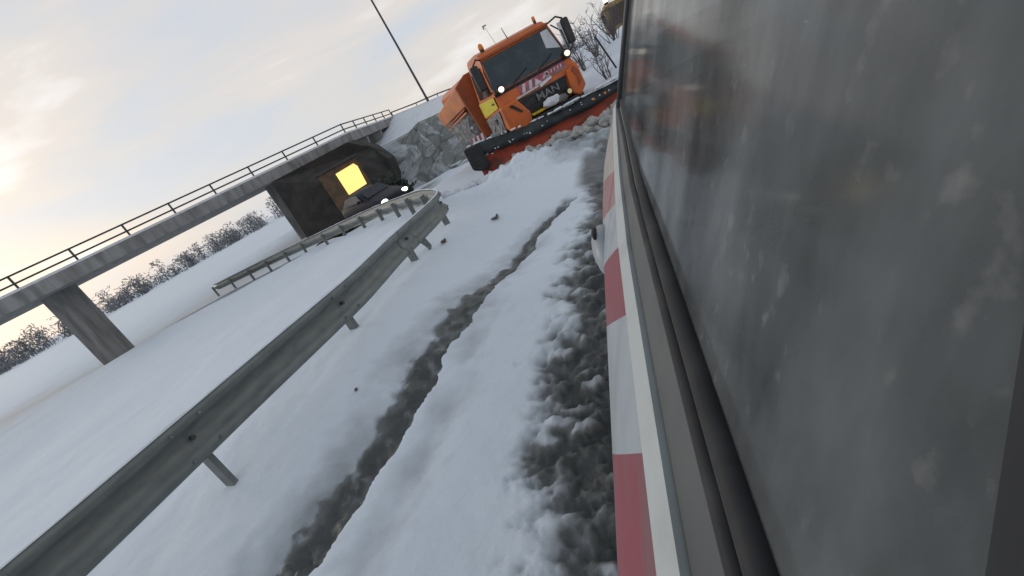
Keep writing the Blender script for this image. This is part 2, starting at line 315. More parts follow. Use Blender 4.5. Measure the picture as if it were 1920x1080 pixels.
def make_ground():
    th = np.concatenate([np.arange(-180, -66, 3.0), np.arange(-66, 62, .3), np.arange(62, 180, 3.0)]) * math.pi / 180
    rr = np.concatenate([[.02, .15, .3], .42 * 1.008 ** np.arange(0, 900)]); rr = rr[rr < 420]; rr = np.append(rr, [600, 1200, 2400])
    T, Q = np.meshgrid(th, rr); X = Q * np.sin(T); Y = Q * np.cos(T)
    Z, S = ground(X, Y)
    nr, nc = X.shape; n = nr * nc
    co = np.stack([X, Y, Z], -1).reshape(-1, 3).astype(np.float32)
    i = np.arange(nr - 1)[:, None] * nc; j = np.arange(nc)[None, :]; j2 = (j + 1) % nc
    f = np.stack([i + j, i + nc + j, i + nc + j2, i + j2], -1).reshape(-1, 4).astype(np.int32)
    me = bpy.data.meshes.new('snowy_ground'); me.vertices.add(n); me.vertices.foreach_set('co', co.ravel())
    me.loops.add(f.size); me.loops.foreach_set('vertex_index', f.ravel())
    me.polygons.add(len(f)); me.polygons.foreach_set('loop_start', np.arange(0, f.size, 4, dtype=np.int32))
    me.update(calc_edges=True); me.validate()
    at = me.attributes.new('slush_shade', 'FLOAT', 'POINT'); at.data.foreach_set('value', S.ravel().astype(np.float32))
    me.polygons.foreach_set('use_smooth', [True] * len(me.polygons))
    Mt = bpy.data.materials.new('snow_and_slush'); Mt.use_nodes = True; t = Mt.node_tree; b = t.nodes['Principled BSDF']
    N = lambda k: t.nodes.new(k)
    a = N('ShaderNodeAttribute'); a.attribute_name = 'slush_shade'; tcn = N('ShaderNodeTexCoord')
    n1 = N('ShaderNodeTexNoise'); n1.inputs['Scale'].default_value = 34; n1.inputs['Detail'].default_value = 9; n1.inputs['Roughness'].default_value = .62; t.links.new(tcn.outputs['Object'], n1.inputs['Vector'])
    n2 = N('ShaderNodeTexNoise'); n2.inputs['Scale'].default_value = 5; n2.inputs['Detail'].default_value = 5; t.links.new(tcn.outputs['Object'], n2.inputs['Vector'])
    ad = N('ShaderNodeMath'); ad.operation = 'MULTIPLY_ADD'; ad.inputs[1].default_value = .32; t.links.new(n2.outputs['Fac'], ad.inputs[0])
    sb = N('ShaderNodeMath'); sb.operation = 'SUBTRACT'; sb.inputs[1].default_value = .16; t.links.new(a.outputs['Fac'], sb.inputs[0]); t.links.new(sb.outputs[0], ad.inputs[2])
    r = N('ShaderNodeValToRGB'); el = r.color_ramp.elements
    el[0].position = .04; el[0].color = (.80, .855, .91, 1); el[1].position = 1; el[1].color = (.088, .092, .088, 1)
    q = el.new(.3); q.color = (.50, .525, .55, 1); q = el.new(.55); q.color = (.21, .215, .215, 1); q = el.new(.78); q.color = (.145, .15, .146, 1)
    t.links.new(ad.outputs[0], r.inputs[0]); t.links.new(r.outputs[0], b.inputs['Base Color'])
    rg = N('ShaderNodeMapRange'); rg.inputs['To Min'].default_value = .8; rg.inputs['To Max'].default_value = .36; t.links.new(a.outputs['Fac'], rg.inputs['Value']); t.links.new(rg.outputs[0], b.inputs['Roughness'])
    b.inputs['Specular IOR Level'].default_value = .35
    bp = N('ShaderNodeBump'); bp.inputs['Distance'].default_value = .012
    bs = N('ShaderNodeMapRange'); bs.inputs['To Min'].default_value = .42; bs.inputs['To Max'].default_value = .8; t.links.new(a.outputs['Fac'], bs.inputs['Value']); t.links.new(bs.outputs[0], bp.inputs['Strength'])
    t.links.new(n1.outputs['Fac'], bp.inputs['Height']); t.links.new(bp.outputs[0], b.inputs['Normal'])
    me.materials.append(Mt)
    o = bpy.data.objects.new('snowy_ground', me); COL.objects.link(o); o['kind'] = 'structure'
    return o
make_ground()
def gz(x, y): return float(ground(np.array([float(x)]), np.array([float(y)]))[0][0])

# ------------------------------------------------------------------ embankment and retaining wall
def lerp(a, b, t): return tuple(a[i] + (b[i] - a[i]) * t for i in range(len(a)))
TOPW = [(-9, 44, 1.9), (-4.1, 40.8, 2.35), (-.93, 34.3, 2.2), (-.06, 32.3, 2.42), (.98, 30.1, 2.3), (3.5, 28.5, 2.2), (7, 28, 2.2)]
BOTW = [(-9, 36, -.9), (-5.5, 31, -.85), (-2.53, 28, -.7), (-.8, 26.9, -.65), (.84, 25.85, -.6), (3.5, 25, -.4), (7, 25, -.2)]
RIDGE = [(-6, 49, 4.2), (-1.64, 48.6, 4.32), (.5, 47.5, 4.0), (2.5, 46.2, 3.75), (4.65, 45, 3.4), (8, 43, 2.9), (14, 42, 2.4)]
rows = []
for t in np.linspace(0, 1, 14):
    row = []
    for i in range(6):
        for s in np.linspace(0, 1, 8, endpoint=(i == 5)):
            p = lerp(lerp(TOPW[i], TOPW[i + 1], s), lerp(RIDGE[i], RIDGE[i + 1], s), t)
            row.append((p[0], p[1], p[2] + (random.uniform(-.08, .08) if 0 < t < 1 else 0)))
    rows.append(row)
rows.append([(x, y + 8, -1) for x, y, z in rows[-1]])
o = MB().loft(rows).build('snowy_embankment', M['snowlump'], smooth=True); o['kind'] = 'structure'
rows = []; NU = 150; NVV = 44
uu = np.linspace(0, 6, NU); vv = np.linspace(0, 1, NVV)
def poly(Pl, u): i = min(int(u), len(Pl) - 2); return lerp(Pl[i], Pl[i + 1], u - i)
for v in vv:
    row = []
    for u in uu:
        p = lerp(poly(BOTW, u), poly(TOPW, u), v)
        X = np.array([u * 1.5 + .25 * math.sin(v * 9)]); Y = np.array([v * 2.3])
        d, h = cell(X, Y, 131)
        k = float(np.clip(1 - d[0] * 1.25, 0, 1) ** .5 * (.35 + .65 * h[0])); q = float(fbm(X * 5, Y * 5, 3, 12)[0])
        row.append((p[0] - .15 * k, p[1] - .5 * k - .12 * q, p[2] + .05 * k * (v < .96)))
    rows.append(row)
mw = mat('boulder_stone_and_snow', (.235, .245, .24), .9, noise=1.1, col2=(.17, .18, .175), bump=.5, bscale=6, lo=.35, hi=.7)
t = mw.node_tree; b = t.nodes['Principled BSDF']
ge = t.nodes.new('ShaderNodeNewGeometry'); sx = t.nodes.new('ShaderNodeSeparateXYZ'); t.links.new(ge.outputs['Normal'], sx.inputs[0])
vo = t.nodes.new('ShaderNodeTexVoronoi'); vo.feature = 'DISTANCE_TO_EDGE'; vo.inputs['Scale'].default_value = .62; tco = t.nodes.new('ShaderNodeTexCoord'); t.links.new(tco.outputs['Object'], vo.inputs['Vector'])
jm = t.nodes.new('ShaderNodeMapRange'); jm.inputs['From Max'].default_value = .07; jm.inputs['To Min'].default_value = .55; t.links.new(vo.outputs['Distance'], jm.inputs['Value'])
jx = t.nodes.new('ShaderNodeMixRGB'); jx.blend_type = 'MULTIPLY'; jx.inputs[0].default_value = 1; t.links.new(b.inputs['Base Color'].links[0].from_socket, jx.inputs[1]); t.links.new(jm.outputs[0], jx.inputs[2]); t.links.new(jx.outputs[0], b.inputs['Base Color'])
mr_ = t.nodes.new('ShaderNodeMapRange'); mr_.inputs['From Min'].default_value = .80; mr_.inputs['From Max'].default_value = .97; t.links.new(sx.outputs['Z'], mr_.inputs['Value'])
mxx = t.nodes.new('ShaderNodeMixRGB'); old = b.inputs['Base Color'].links[0].from_socket
t.links.new(old, mxx.inputs[1]); mxx.inputs[2].default_value = (.62, .65, .68, 1); t.links.new(mr_.outputs[0], mxx.inputs[0]); t.links.new(mxx.outputs[0], b.inputs['Base Color'])
tag(MB().loft(rows).build('retaining_wall', mw, smooth=False), 'grey boulder retaining wall with snowy ledges behind the orange truck', 'wall')

# ------------------------------------------------------------------ road bridge with railing, far left
br = tag(empty('road_bridge', (-4.7, 37.2, 0)), 'grey concrete road bridge with railing crossing over the left side', 'bridge')
def BL(p): return (p[0] + 4.7, p[1] - 37.2, p[2])
E0 = Vector((-1.75, 48.9, 4.2)); E1 = Vector((-4.73, 37.2, 4.14)); dB = (E1 - E0).normalized(); dB.z = 0
bend = Vector((-.72, -.69, 0)).normalized()
line = [E0, E1, E1 + bend * 10, E1 + bend * 22, E1 + bend * 40]
for q in line[2:]: q.z = 4.14
off = Vector((-7.5, 1.5, 0))
mb = MB(); ms = MB(); mu = MB(); mr1 = MB(); mp_ = MB()
for p, q in zip(line[:-1], line[1:]):
    for B_, z0_, z1_, ex in ((mb, -.62, 0, 0), (ms, .004, .12, -.12)):
        B_.add([BL(p + Vector((ex, 0, z0_))), BL(q + Vector((ex, 0, z0_))), BL(q + Vector((ex, 0, z1_))), BL(p + Vector((ex, 0, z1_))),
                BL(p + off + Vector((0, 0, z0_))), BL(q + off + Vector((0, 0, z0_))), BL(q + off + Vector((0, 0, z1_))), BL(p + off + Vector((0, 0, z1_)))],
               [(0, 1, 2, 3), (4, 7, 6, 5), (0, 4, 5, 1), (3, 2, 6, 7), (0, 3, 7, 4), (1, 5, 6, 2)])
    for hz in (.35, .72): mr1.tube([BL(p + Vector((-.25, 0, hz))), BL(q + Vector((-.25, 0, hz)))], .045, 6)
mb.build('deck', M['concrete'], br); ms.build('snow_cover', M['snowlump'], br); mr1.build('rail', M['darksteel'], br)
for p, q in zip(line[:-1], line[1:]):
    nseg = max(2, int((q - p).length / 2.2))
    for k in range(nseg):
        c = p.lerp(q, k / nseg) + Vector((-.25, 0, .06))
        MB().tube([BL(c), BL(c + Vector((0, 0, .70)))], .05, 6).build('railing_post', M['darksteel'], br)
for k, (fr_, wd_) in enumerate(((.12, .9), (.42, 1.0), (.72, 1.0))):      # pier heads under the deck
    c = E0.lerp(E1, fr_) + Vector((-.9, 0, -.62))
    MB().add(*(lambda c: ([BL(c + Vector((x, y, z))) for x, y, z in ((-.7, -.7, 0), (.7, -.7, 0), (.7, .7, 0), (-.7, .7, 0), (-.35, -.4, -1.5), (.4, -.4, -1.5), (.4, .4, -1.5), (-.35, .4, -1.5))], [(0, 1, 2, 3), (4, 7, 6, 5), (0, 4, 5, 1), (1, 5, 6, 2), (2, 6, 7, 3), (3, 7, 4, 0)]))(c)).build('pier_head', M['concrete'], br, bevel=.05)
for dd in (4, 17, 30):
    c = E1 + bend * dd + Vector((-3.2, 1.2, 0))
    MB().box(BL((c.x, c.y, 1.3)), (.8, 1.6, 4.5)).build('pier', M['concrete'], br, bevel=.05)
AB = [(-9.5, 31.2, 3.45), (-4.6, 32.6, 3.42), (-3.45, 33.2, 2.45), (-2.75, 30.8, 1.4), (-2.8, 29.2, -.1), (-3.1, 28.0, -1.2), (-6.33, 29.5, -1.2), (-9.5, 30.5, -1.2)]
MB().prism([BL(p) for p in AB], (.3, 1.2, 0)).build('abutment_shade_slab', M['abut'], br)  # dark slab whose colour stands in for the underpass shade
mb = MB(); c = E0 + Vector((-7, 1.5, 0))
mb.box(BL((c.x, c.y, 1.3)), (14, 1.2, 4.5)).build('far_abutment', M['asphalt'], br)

# railing running on along the embankment crest
rp = [Vector((-1.9, 48.4, 4.5)), Vector((.5, 47.5, 4.15)), Vector((2.5, 46.2, 3.9)), Vector((4.65, 45, 3.55)), Vector((7, 43.6, 3.3))]
fe = tag(empty('crest_railing', (0, 48, 0)), 'dark thin railing along the crest of the snowy embankment', 'railing')
FLc = lambda p: (p.x, p.y - 48, p.z)
MB().tube([FLc(p + Vector((0, 0, .10))) for p in rp], .06, 6).build('top_rail', M['darksteel'], fe)
for p, q in zip(rp[:-1], rp[1:]): MB().tube([FLc(p + Vector((0, 0, -.3))), FLc(p + Vector((0, 0, .10)))], .04, 6).build('railing_post', M['darksteel'], fe)

# tall lamp post on the embankment
lp = tag(empty('lamp_post', (1.55, 46.8, 3.9)), 'tall thin grey lamp post standing on the embankment crest', 'lamp post')
MB().tube([(0, 0, -.4), (0, 0, .35)], .12, 10).build('base_sleeve', M['darksteel'], lp)
MB().tube([(0, 0, .3), (-.05, 1.0, 5.5), (-.15, 2.0, 11.4)], [.11, .095, .08], 10).build('pole', M['darksteel'], lp)
MB().tube([(-.15, 2.0, 11.4), (-.5, 2, 11.7), (-1.4, 2, 11.8)], .04, 8).build('lamp_arm', M['darksteel'], lp)
MB().box((-1.7, 2, 11.8), (.7, .25, .12)).build('lamp_head', M['darksteel'], lp, bevel=.03)

# ------------------------------------------------------------------ hut with the glowing window
hut = tag(empty('roadside_hut', (-4.85, 29.2, -.6), R(10)), 'small brown brick hut with a glowing yellow window under the bridge', 'hut')
MB().box((-.5, 0, 1.35), (2.3, 1.6, 3.3)).build('wall', M['brick'], hut)
MB().box((-.5, 0, 3.05), (2.6, 1.9, .12)).build('roof', M['darksteel'], hut, bevel=.03)
w = MB().prism([(-.75, -.81, 1.38), (.42, -.81, 1.45), (.50, -.81, 2.5), (.38, -.81, 2.72), (-.75, -.81, 2.68)], (0, -.04, 0)).build('window', M['warm'], hut, bevel=.03)
MB().box((-.12, -.85, 1.33), (1.3, .10, .07)).build('sill', M['brick'], w)
rb = MB()
for k in range(60): rb.ell((random.uniform(-1.9, 1.6), random.uniform(-.9, .5), random.uniform(-.1, .5)), (random.uniform(.15, .34),) * 2 + (random.uniform(.12, .28),), 8, 6, .15)
tag(rb.build('rubble_heap', M['olive'], loc=(-5.6, 25.6, -.85)), 'olive brown heap of rubble left of the dark car', 'rubble')

# ------------------------------------------------------------------ dark car
car = tag(empty('parked_car', (-3.6, 22.7, -.45), R(38)), 'dark navy car with bright headlights beside the curved guardrail', 'car')
def carbody():
    # local: front towards -y, width x; stations from nose to tail: (y, belt z, roof z, half width belt, half width roof, low z)
    st = [(-1.95, .52, .56, .58, .5, .22), (-1.85, .66, .68, .74, .62, .18), (-1.3, .80, .84, .82, .72, .18), (-.85, .88, .93, .83, .72, .18), (-.25, .93, 1.32, .84, .60, .18),
          (.4, .94, 1.42, .85, .60, .18), (1.2, .95, 1.36, .84, .58, .18), (1.75, .96, 1.05, .80, .60, .2), (2.0, .8, .86, .7, .55, .25)]
    rows = []
    for y, bz, rz, hw, rw, lz in st:
        rows.append([(-hw * .92, y, lz), (-hw, y, (lz + bz) / 2), (-hw * .98, y, bz), (-rw, y, rz - .03), (-rw * .5, y, rz), (rw * .5, y, rz), (rw, y, rz - .03), (hw * .98, y, bz), (hw, y, (lz + bz) / 2), (hw * .92, y, lz)])
    return rows
MB().loft(carbody(), closed=True, caps=True).build('body', M['carpaint'], car, smooth=True, subs=2)
MB().add([(-.64, -.86, .95), (.64, -.86, .95), (.52, -.28, 1.30), (-.52, -.28, 1.30)], [(0, 1, 2, 3)]).build('windscreen', M['black'], car, loc=(0, -.02, .03))
for s_ in (-1, 1):
    MB().add([(s_ * .80, -.55, .98), (s_ * .82, 1.3, 1.0), (s_ * .63, 1.0, 1.31), (s_ * .64, -.1, 1.30)], [(0, 1, 2, 3)]).build('side_window', M['black'], car, loc=(s_ * .03, 0, 0))
    MB().ell((s_ * .58, -1.86, .58), (.16, .10, .09)).build('headlight', M['headlamp'], car, smooth=True)
    MB().ell((s_ * .93, -.5, 1.0), (.09, .07, .07)).build('wing_mirror', M['carpaint'], car, smooth=True)
    for y in (-1.25, 1.3):
        wh = MB().tube([(s_ * .66, y, .3), (s_ * .84, y, .3)], .31, 20).build('wheel', M['rubber'], car)
        MB().tube([(s_ * .845, y, .3), (s_ * .855, y, .3)], .2, 14).build('rim', M['steel'], wh)
MB().box((0, -1.93, .42), (.8, .06, .12)).build('grille', M['black'], car)
MB().box((0, -1.965, .30), (.5, .02, .11)).build('number_plate', M['white'], car)

# dark bush against the wall
def bush(name, loc, n, rad, mt, leaf=.06, h=1.0):
    mbb = MB()
    for k in range(n):
        d = Vector((random.gauss(0, .45), random.gauss(0, .45), abs(random.gauss(0.3, .35)))); p = Vector((d.x * rad[0], d.y * rad[1], d.z * rad[2]))
        a = Vector([random.uniform(-1, 1) for _ in range(3)]).normalized(); b = a.orthogonal().normalized(); l = leaf * random.uniform(.6, 1.6)
        mbb.add([p + a * l, p + b * l * .5, p - a * l, p - b * l * .5], [(0, 1, 2, 3)])
    o = mbb.build('foliage', mt, None); return o
bs = tag(empty('evergreen_bush', (-2.95, 26.0, -.55)), 'dark evergreen bush at the foot of the wall behind the car', 'bush')
fo = bush('b', None, 3000, (.75, .5, 1.0), M['leaf'], .11); fo.parent = bs
MB().tube([(0, 0, -.1), (.05, 0, .8)], [.06, .03], 7).build('stem', M['bark'], bs)

# ------------------------------------------------------------------ guardrail (one run, turning back on itself)
GP = [(-4.6, .2, .76), (-3.2, 2.2, .75), (-2.3, 3.75, .735), (-1.552, 5.02, .722), (-1.33, 5.57, .713), (-1.09, 6.21, .709), (-.79, 6.85, .705), (-.50, 7.50, .70), (-.36, 8.0, .69), (-.33, 8.45, .68),
      (-.38, 8.95, .67), (-.50, 9.6, .66), (-.78, 10.8, .63), (-1.3, 12.4, .55), (-2.0, 14.4, .45), (-2.9, 16.1, .38), (-3.92, 17.6, .32), (-6.2, 20.4, .2), (-9.5, 23.6, .1), (-14, 27, 0)]
def smooth_path(P_, n=10):
    out_ = []; V = [Vector(p) for p in P_]
    for i in range(len(V) - 1):
        p0, p1, p2, p3 = V[max(i - 1, 0)], V[i], V[i + 1], V[min(i + 2, len(V) - 1)]
        for k in range(n):
            t = k / n; out_.append(.5 * ((2 * p1) + (p2 - p0) * t + (2 * p0 - 5 * p1 + 4 * p2 - p3) * t * t + (3 * p1 - p0 - 3 * p2 + p3) * t ** 3))
    out_.append(V[-1]); return out_
path = smooth_path(GP)
gr = tag(empty('guardrail', (-1.55, 5.02, .2)), 'galvanised steel guardrail curving back on itself in the snow', 'guardrail')
O = Vector((-1.55, 5.02, .2))
PR = [(-.18, .0), (-.165, .035), (-.12, .04), (-.08, 0.0), (-.05, -.035), (0, -.042), (.05, -.035), (.08, 0), (.12, .04), (.165, .035), (.18, 0)]
rows = []; inner = []
for i, p in enumerate(path):
    d = (path[min(i + 1, len(path) - 1)] - path[max(i - 1, 0)]); d.z = 0; d.normalize(); nrm = Vector((d.y, -d.x, 0))   # outwards (right of travel)
    rows.append([p - O + nrm * y + Vector((0, 0, z)) for z, y in PR])
beam = MB().loft(rows).build('beam', M['galv'], gr, smooth=True)
sm = beam.modifiers.new('t', 'SOLIDIFY'); sm.thickness = .006
cap_rows = []
for i, p in enumerate(path):
    if i % 1 == 0:
        d = (path[min(i + 1, len(path) - 1)] - path[max(i - 1, 0)]); d.z = 0; d.normalize(); nrm = Vector((d.y, -d.x, 0)); hh = .006 + .022 * max(0, fbm(np.array([i * .35]), np.array([3.]), 3, 7)[0] - .35)
        cap_rows.append([p - O + nrm * q + Vector((0, 0, .176 + w_)) for q, w_ in ((-.004, 0), (.0, hh), (.012, hh * 1.1), (.026, .0))])
MB().loft(cap_rows).build('snow_cap', M['snowlump'], gr, smooth=True)
acc = 0; last = None
for i in range(1, len(path)):
    acc += (path[i] - path[i - 1]).length
    if last is None or acc - last > 1.75:
        last = acc; p = path[i]; d = (path[i] - path[i - 1]); d.z = 0; d.normalize(); nrm = Vector((d.y, -d.x, 0))
        c = p - nrm * .11; g_ = gz(c.x, c.y) - .15
        pm = MB(); X_, Y_ = nrm, d
        for (ox, oy, sx_, sy_) in ((0, 0, .10, .006), (.05, .02, .006, .045), (-.05, .02, .006, .045)):
            pm.box(c - O + nrm * ox + d * oy + Vector((0, 0, (g_ - p.z + .10) / 2 + 0)), (sx_, sy_, p.z + .10 - g_), Matrix((nrm, d, Vector((0, 0, 1)))).transposed())
        po = pm.build('post', M['galv'], gr)
        MB().tube([p - O + nrm * -.048, p - O + nrm * .0], .018, 8).build('bolt', M['darksteel'], po)
        if p.y < 9:
            sp_ = MB()
            for hz_ in (-.12, .12):
                for hd_ in (-.12, .12): sp_.ell(p - O + nrm * .045 + d * hd_ + Vector((0, 0, hz_)), (.014, .014, .014), 8, 6)
            if i % 2 == 0:
                lr = []
                for jj in range(max(0, i - 3), min(len(path), i + 4)):
                    d2 = (path[min(jj + 1, len(path) - 1)] - path[max(jj - 1, 0)]); d2.z = 0; d2.normalize(); n2_ = Vector((d2.y, -d2.x, 0))
                    lr.append([path[jj] - O + n2_ * (y + .006) + Vector((0, 0, z)) for z, y in PR])
                lp_ = MB().loft(lr).build('lap_joint', M['galv'], gr, smooth=True); q_ = lp_.modifiers.new('t', 'SOLIDIFY'); q_.thickness = .004
            tag(sp_.build('splice_bolts', M['steel'], gr), kind='stuff')
# end piece lying at a slant where the rail is kinked
c = Vector((-.80, 6.83, .50)) - O
MB().prism([c + Vector(q) for q in ((-.05, 0, .06), (.06, .02, .04), (.085, .03, -.10), (.0, .01, -.21), (.02, .01, -.10))], (0.0, .03, 0.0)).build('bent_bracket', M['galv'], gr)

# dead twigs and bits on the snow
def debris(x, y, label, s_=.05):
    z = gz(x, y); o_ = MB()
    for k in range(7):
        a = random.uniform(0, 6.28); q = Vector((x, y, z + .012)); l = s_ * random.uniform(.5, 1.2)
        o_.tube([q + Vector((random.uniform(-.3, .3) * s_, random.uniform(-.3, .3) * s_, 0)), q + Vector((math.cos(a) * l, math.sin(a) * l, random.uniform(0, s_ * .6)))], .008 + s_ * .08, 5)
    tag(o_.build('snow_debris', M['bark']), label, 'debris', 'dark bits lying on the snow')
debris(.3, 7.0, 'small dark twig clump on the white snow between rail end and rut', .07)
debris(-2.1, 6.2, 'dark twig clump on the snow under the long guardrail beam', .09)
debris(-1.58, 3.78, 'tiny dark speck on the snow just left of the narrow rut', .018)
debris(-.55, 6.9, 'thin dark twig on the snow beside the rail post', .08)

# clods of churned snow in front of the blade
from mathutils import noise as mnoise
def clods(name, pts, label, mt, grp):
    for i, (x, y, r, z) in enumerate(pts):
        m_ = MB().ell((0, 0, 0), (1, 1, 1), 16, 11); sc_ = Vector((r * random.uniform(.8, 1.5), r * random.uniform(.6, 1.1), r * random.uniform(.5, 1.0))); o3 = Vector((i * 7.1, 0, 0))
        m_.v = [tuple((Vector(q) * (1 + .55 * mnoise.noise(Vector(q) * 1.3 + o3) + .35 * mnoise.noise(Vector(q) * 3.1 + o3) + .18 * mnoise.noise(Vector(q) * 7 + o3))) * sc_) for q in m_.v]
        o_ = m_.build('snow_clod', mt, smooth=True, loc=(x, y, z)); o_.rotation_euler = (random.uniform(-.5, .5), random.uniform(-.5, .5), random.uniform(0, 6))
        tag(o_, label, 'snow clod', grp)
pts = []
for k in range(150):
    t = random.random(); a0 = lerp((1.15, 10.9), (4.6, 10.3), t)
    x = a0[0] + random.uniform(-.25, .25); y = a0[1] + random.gauss(-.15, .32); r = random.uniform(.03, .18) * (.75 + .6 * t)
    pts.append((x, y, r, gz(x, y) + r * .15 + .04 * random.random()))
clods('snow_clod', pts, 'dirty grey clod in the ridge of churned snow along the plough blade', M['dirtsnow'], 'dirty snow clods along the blade')
pts = []
for k in range(40):
    t = random.random(); a0 = lerp((-.1, 11.9), (1.9, 10.4), t)
    x = a0[0] + random.uniform(-.2, .2); y = a0[1] + random.gauss(0, .25); r = random.uniform(.04, .12)
    pts.append((x, y, r, gz(x, y) + r * .5))
clods('snow_clod', pts, 'white clod on the crest of the clean bank left of the blade', M['snowlump'], 'white snow clods on the bank')

# ------------------------------------------------------------------ snowplough truck
TY = -.10
tr = tag(empty('snowplough_truck', (3.08, 13.0, 0), -TY), 'orange snowplough truck with lit lamps pushing a wide red orange blade', 'truck')
def cabhull():
    # (y, z) side profile, half widths; loft across
    prof = [(0.02, .80, 1.13), (-.03, 1.1, 1.15), (0.0, 1.72, 1.15), (.30, 2.62, 1.03), (.46, 2.76, .98), (1.0, 2.84, .96), (1.85, 2.84, .96), (1.95, 2.7, 1.0), (1.95, 1.7, 1.15), (1.95, .80, 1.13)]
    vs = [(-w, y, z) for y, z, w in prof] + [(w, y, z) for y, z, w in prof]; n = len(prof)
    return vs, [tuple(range(n))[::-1], tuple(range(n, 2 * n))] + [(i, (i + 1) % n, n + (i + 1) % n, n + i) for i in range(n)]
cab = MB().add(*cabhull()).build('cab', M['orange'], tr, bevel=.07)
def fq(u, z, d=.0):                       # point on the sloping cab front above the waist
    y = -.0 + (z - 1.72) / .90 * .30 if z > 1.72 else (-.03 + (z - 1.1) / .62 * .03 if z > 1.1 else .02 - (z - .8) / .3 * .05)
    return (u, y - d, z)
def plate(us, d0, d1, mt, name, parent=tr, bev=.01):
    m_ = MB(); m_.prism([fq(u, z, d0) for u, z in us], (0, -(d1 - d0), 0)); return m_.build(name, mt, parent, bevel=bev)
plate([(-1.09, 1.76), (1.08, 1.76), (.97, 2.56), (-.97, 2.56)], -.01, .012, M['screen'], 'windscreen')
# white sheet standing in for bright sky seen through the cab's corner window
plate([(.66, 2.12), (.72, 2.52), (.93, 2.52), (1.0, 1.98)], .013, .018, M['white'], 'sky_patch_sheet', bev=0)
plate([(-1.02, 2.60), (1.02, 2.60), (.99, 2.66), (-.99, 2.66)], -.02, .07, M['orange_dark'], 'sun_visor')
for q in ((-.55, -.05), (.2, .7)):
    MB().tube([fq(q[0], 1.76, .03), fq(q[1], 1.95, .035)], .012, 6).build('wiper', M['black'], tr)
plate([(-1.12, 1.66), (1.12, 1.66), (1.12, 1.745), (-1.12, 1.745)], .0, .02, M['v_dark'], 'wiper_panel')
gp = plate([(-.64, 1.36), (.78, 1.34), (.70, .90), (-.50, .92)], .0, .045, M['black'], 'grille')
for z in (1.0, 1.09, 1.29): MB().box((.1, -.07, z), (1.15, .02, .014)).build('grille_bar', M['rubber'], gp)
plate([(-.66, 1.375), (.02, 1.40), (.02, 1.45), (-.66, 1.42)], .0, .05, M['white'], 'grille_snow', bev=.01)
plate([(.05, 1.36), (.42, 1.44), (.42, 1.50), (.05, 1.44)], .0, .05, M['snowlump'], 'grille_snow', bev=.01)
def text(s_, size, name, parent, mt, locx, rot=(R(90), 0, 0), ext=.006, shear=0):
    cu = bpy.data.curves.new('t', 'FONT'); cu.body = s_; cu.size = size; cu.extrude = ext; cu.align_x = 'CENTER'; cu.align_y = 'CENTER'; cu.shear = shear; cu.offset = .004
    ob = bpy.data.objects.new('t', cu); COL.objects.link(ob); bpy.context.view_layer.update()
    me = bpy.data.meshes.new_from_object(ob.evaluated_get(bpy.context.evaluated_depsgraph_get())); bpy.data.objects.remove(ob)
    me.materials.clear(); me.materials.append(mt)
    o_ = bpy.data.objects.new(name, me); COL.objects.link(o_); o_.parent = parent; o_.location = locx; o_.rotation_euler = rot; return o_
text('MAN', .25, 'lettering', gp, M['steel'], (.16, -.085, 1.175)).scale = (1.22, 1, 1)
# sticker band above the grille
stk = plate([(-.50, 1.43), (.90, 1.50), (.90, 1.66), (-.50, 1.655)], .0, .012, M['pink'], 'sticker_band', bev=0)
for u in (-.44, -.24):
    MB().prism([fq(u, 1.45, .014), fq(u + .09, 1.45, .014), fq(u + .17, 1.64, .014), fq(u + .08, 1.64, .014)], (0, -.004, 0)).build('white_stripe', M['white'], stk)
MB().prism([fq(-.06, 1.46, .014), fq(.16, 1.46, .014), fq(.02, 1.62, .014)], (0, -.004, 0)).build('white_triangle', M['white'], stk)
ring = MB(); ring.tube([(.34 + .055 * math.cos(q), -.045, 1.575 + .055 * math.sin(q)) for q in np.linspace(0, 6.283, 19)], .013, 6, False)
ring.build('round_emblem', M['white'], stk)
MB().prism([fq(.20, 1.52, .014), fq(.26, 1.60, .014), fq(.29, 1.60, .014), fq(.27, 1.52, .014)], (0, -.004, 0)).build('white_mark', M['white'], stk)
for u in (.47, .56, .66, .76): MB().prism([fq(u, 1.555, .014), fq(u + .03, 1.555, .014), fq(u + .045, 1.625, .014), fq(u + .015, 1.625, .014)], (0, -.004, 0)).build('white_mark', M['white'], stk)
plate([(.30, 1.47), (.92, 1.50), (.92, 1.535), (.30, 1.505)], .014, .02, M['steel'], 'sticker_line', stk, 0)
MB().ell((.14, -.13, .94), (.27, .10, .12), 16, 10, .26).build('caked_snow', M['snowlump'], tr, smooth=True).modifiers.new('s', 'SUBSURF')
MB().ell((.42, -.12, .88), (.2, .10, .10), 12, 8, .08).build('caked_snow', M['grey_dirty'], tr, smooth=True)
# bumper corners
bl = MB().prism([(-1.17, -.18, 1.40), (-.72, -.20, 1.44), (-.50, -.20, .98), (-.55, -.2, .74), (-1.0, -.18, .62), (-1.17, -.14, .80)], (0, .24, 0)).build('bumper', M['orange'], tr, bevel=.04)
MB().prism([(-.97, -.20, 1.33), (-.88, -.215, 1.34), (-.68, -.215, 1.09), (-.74, -.215, 1.07)], (0, -.01, 0)).build('headlight_slot', M['black'], bl)
brr = MB().prism([(.80, -.14, 1.42), (1.17, -.12, 1.52), (1.19, -.12, .9), (.95, -.14, .72), (.74, -.14, .86)], (0, .2, 0)).build('bumper', M['orange'], tr, bevel=.04)
MB().prism([(.94, -.142, 1.38), (1.02, -.142, 1.46), (1.12, -.142, 1.28), (1.09, -.142, 1.05), (.98, -.142, .96), (1.02, -.142, 1.16)], (0, -.012, 0)).build('headlight_slot', M['orange_dark'], brr)
hl = MB().tube([(.66, -.10, .95), (.66, -.2, .95)], .085, 16).build('fog_lamp', M['black'], tr)
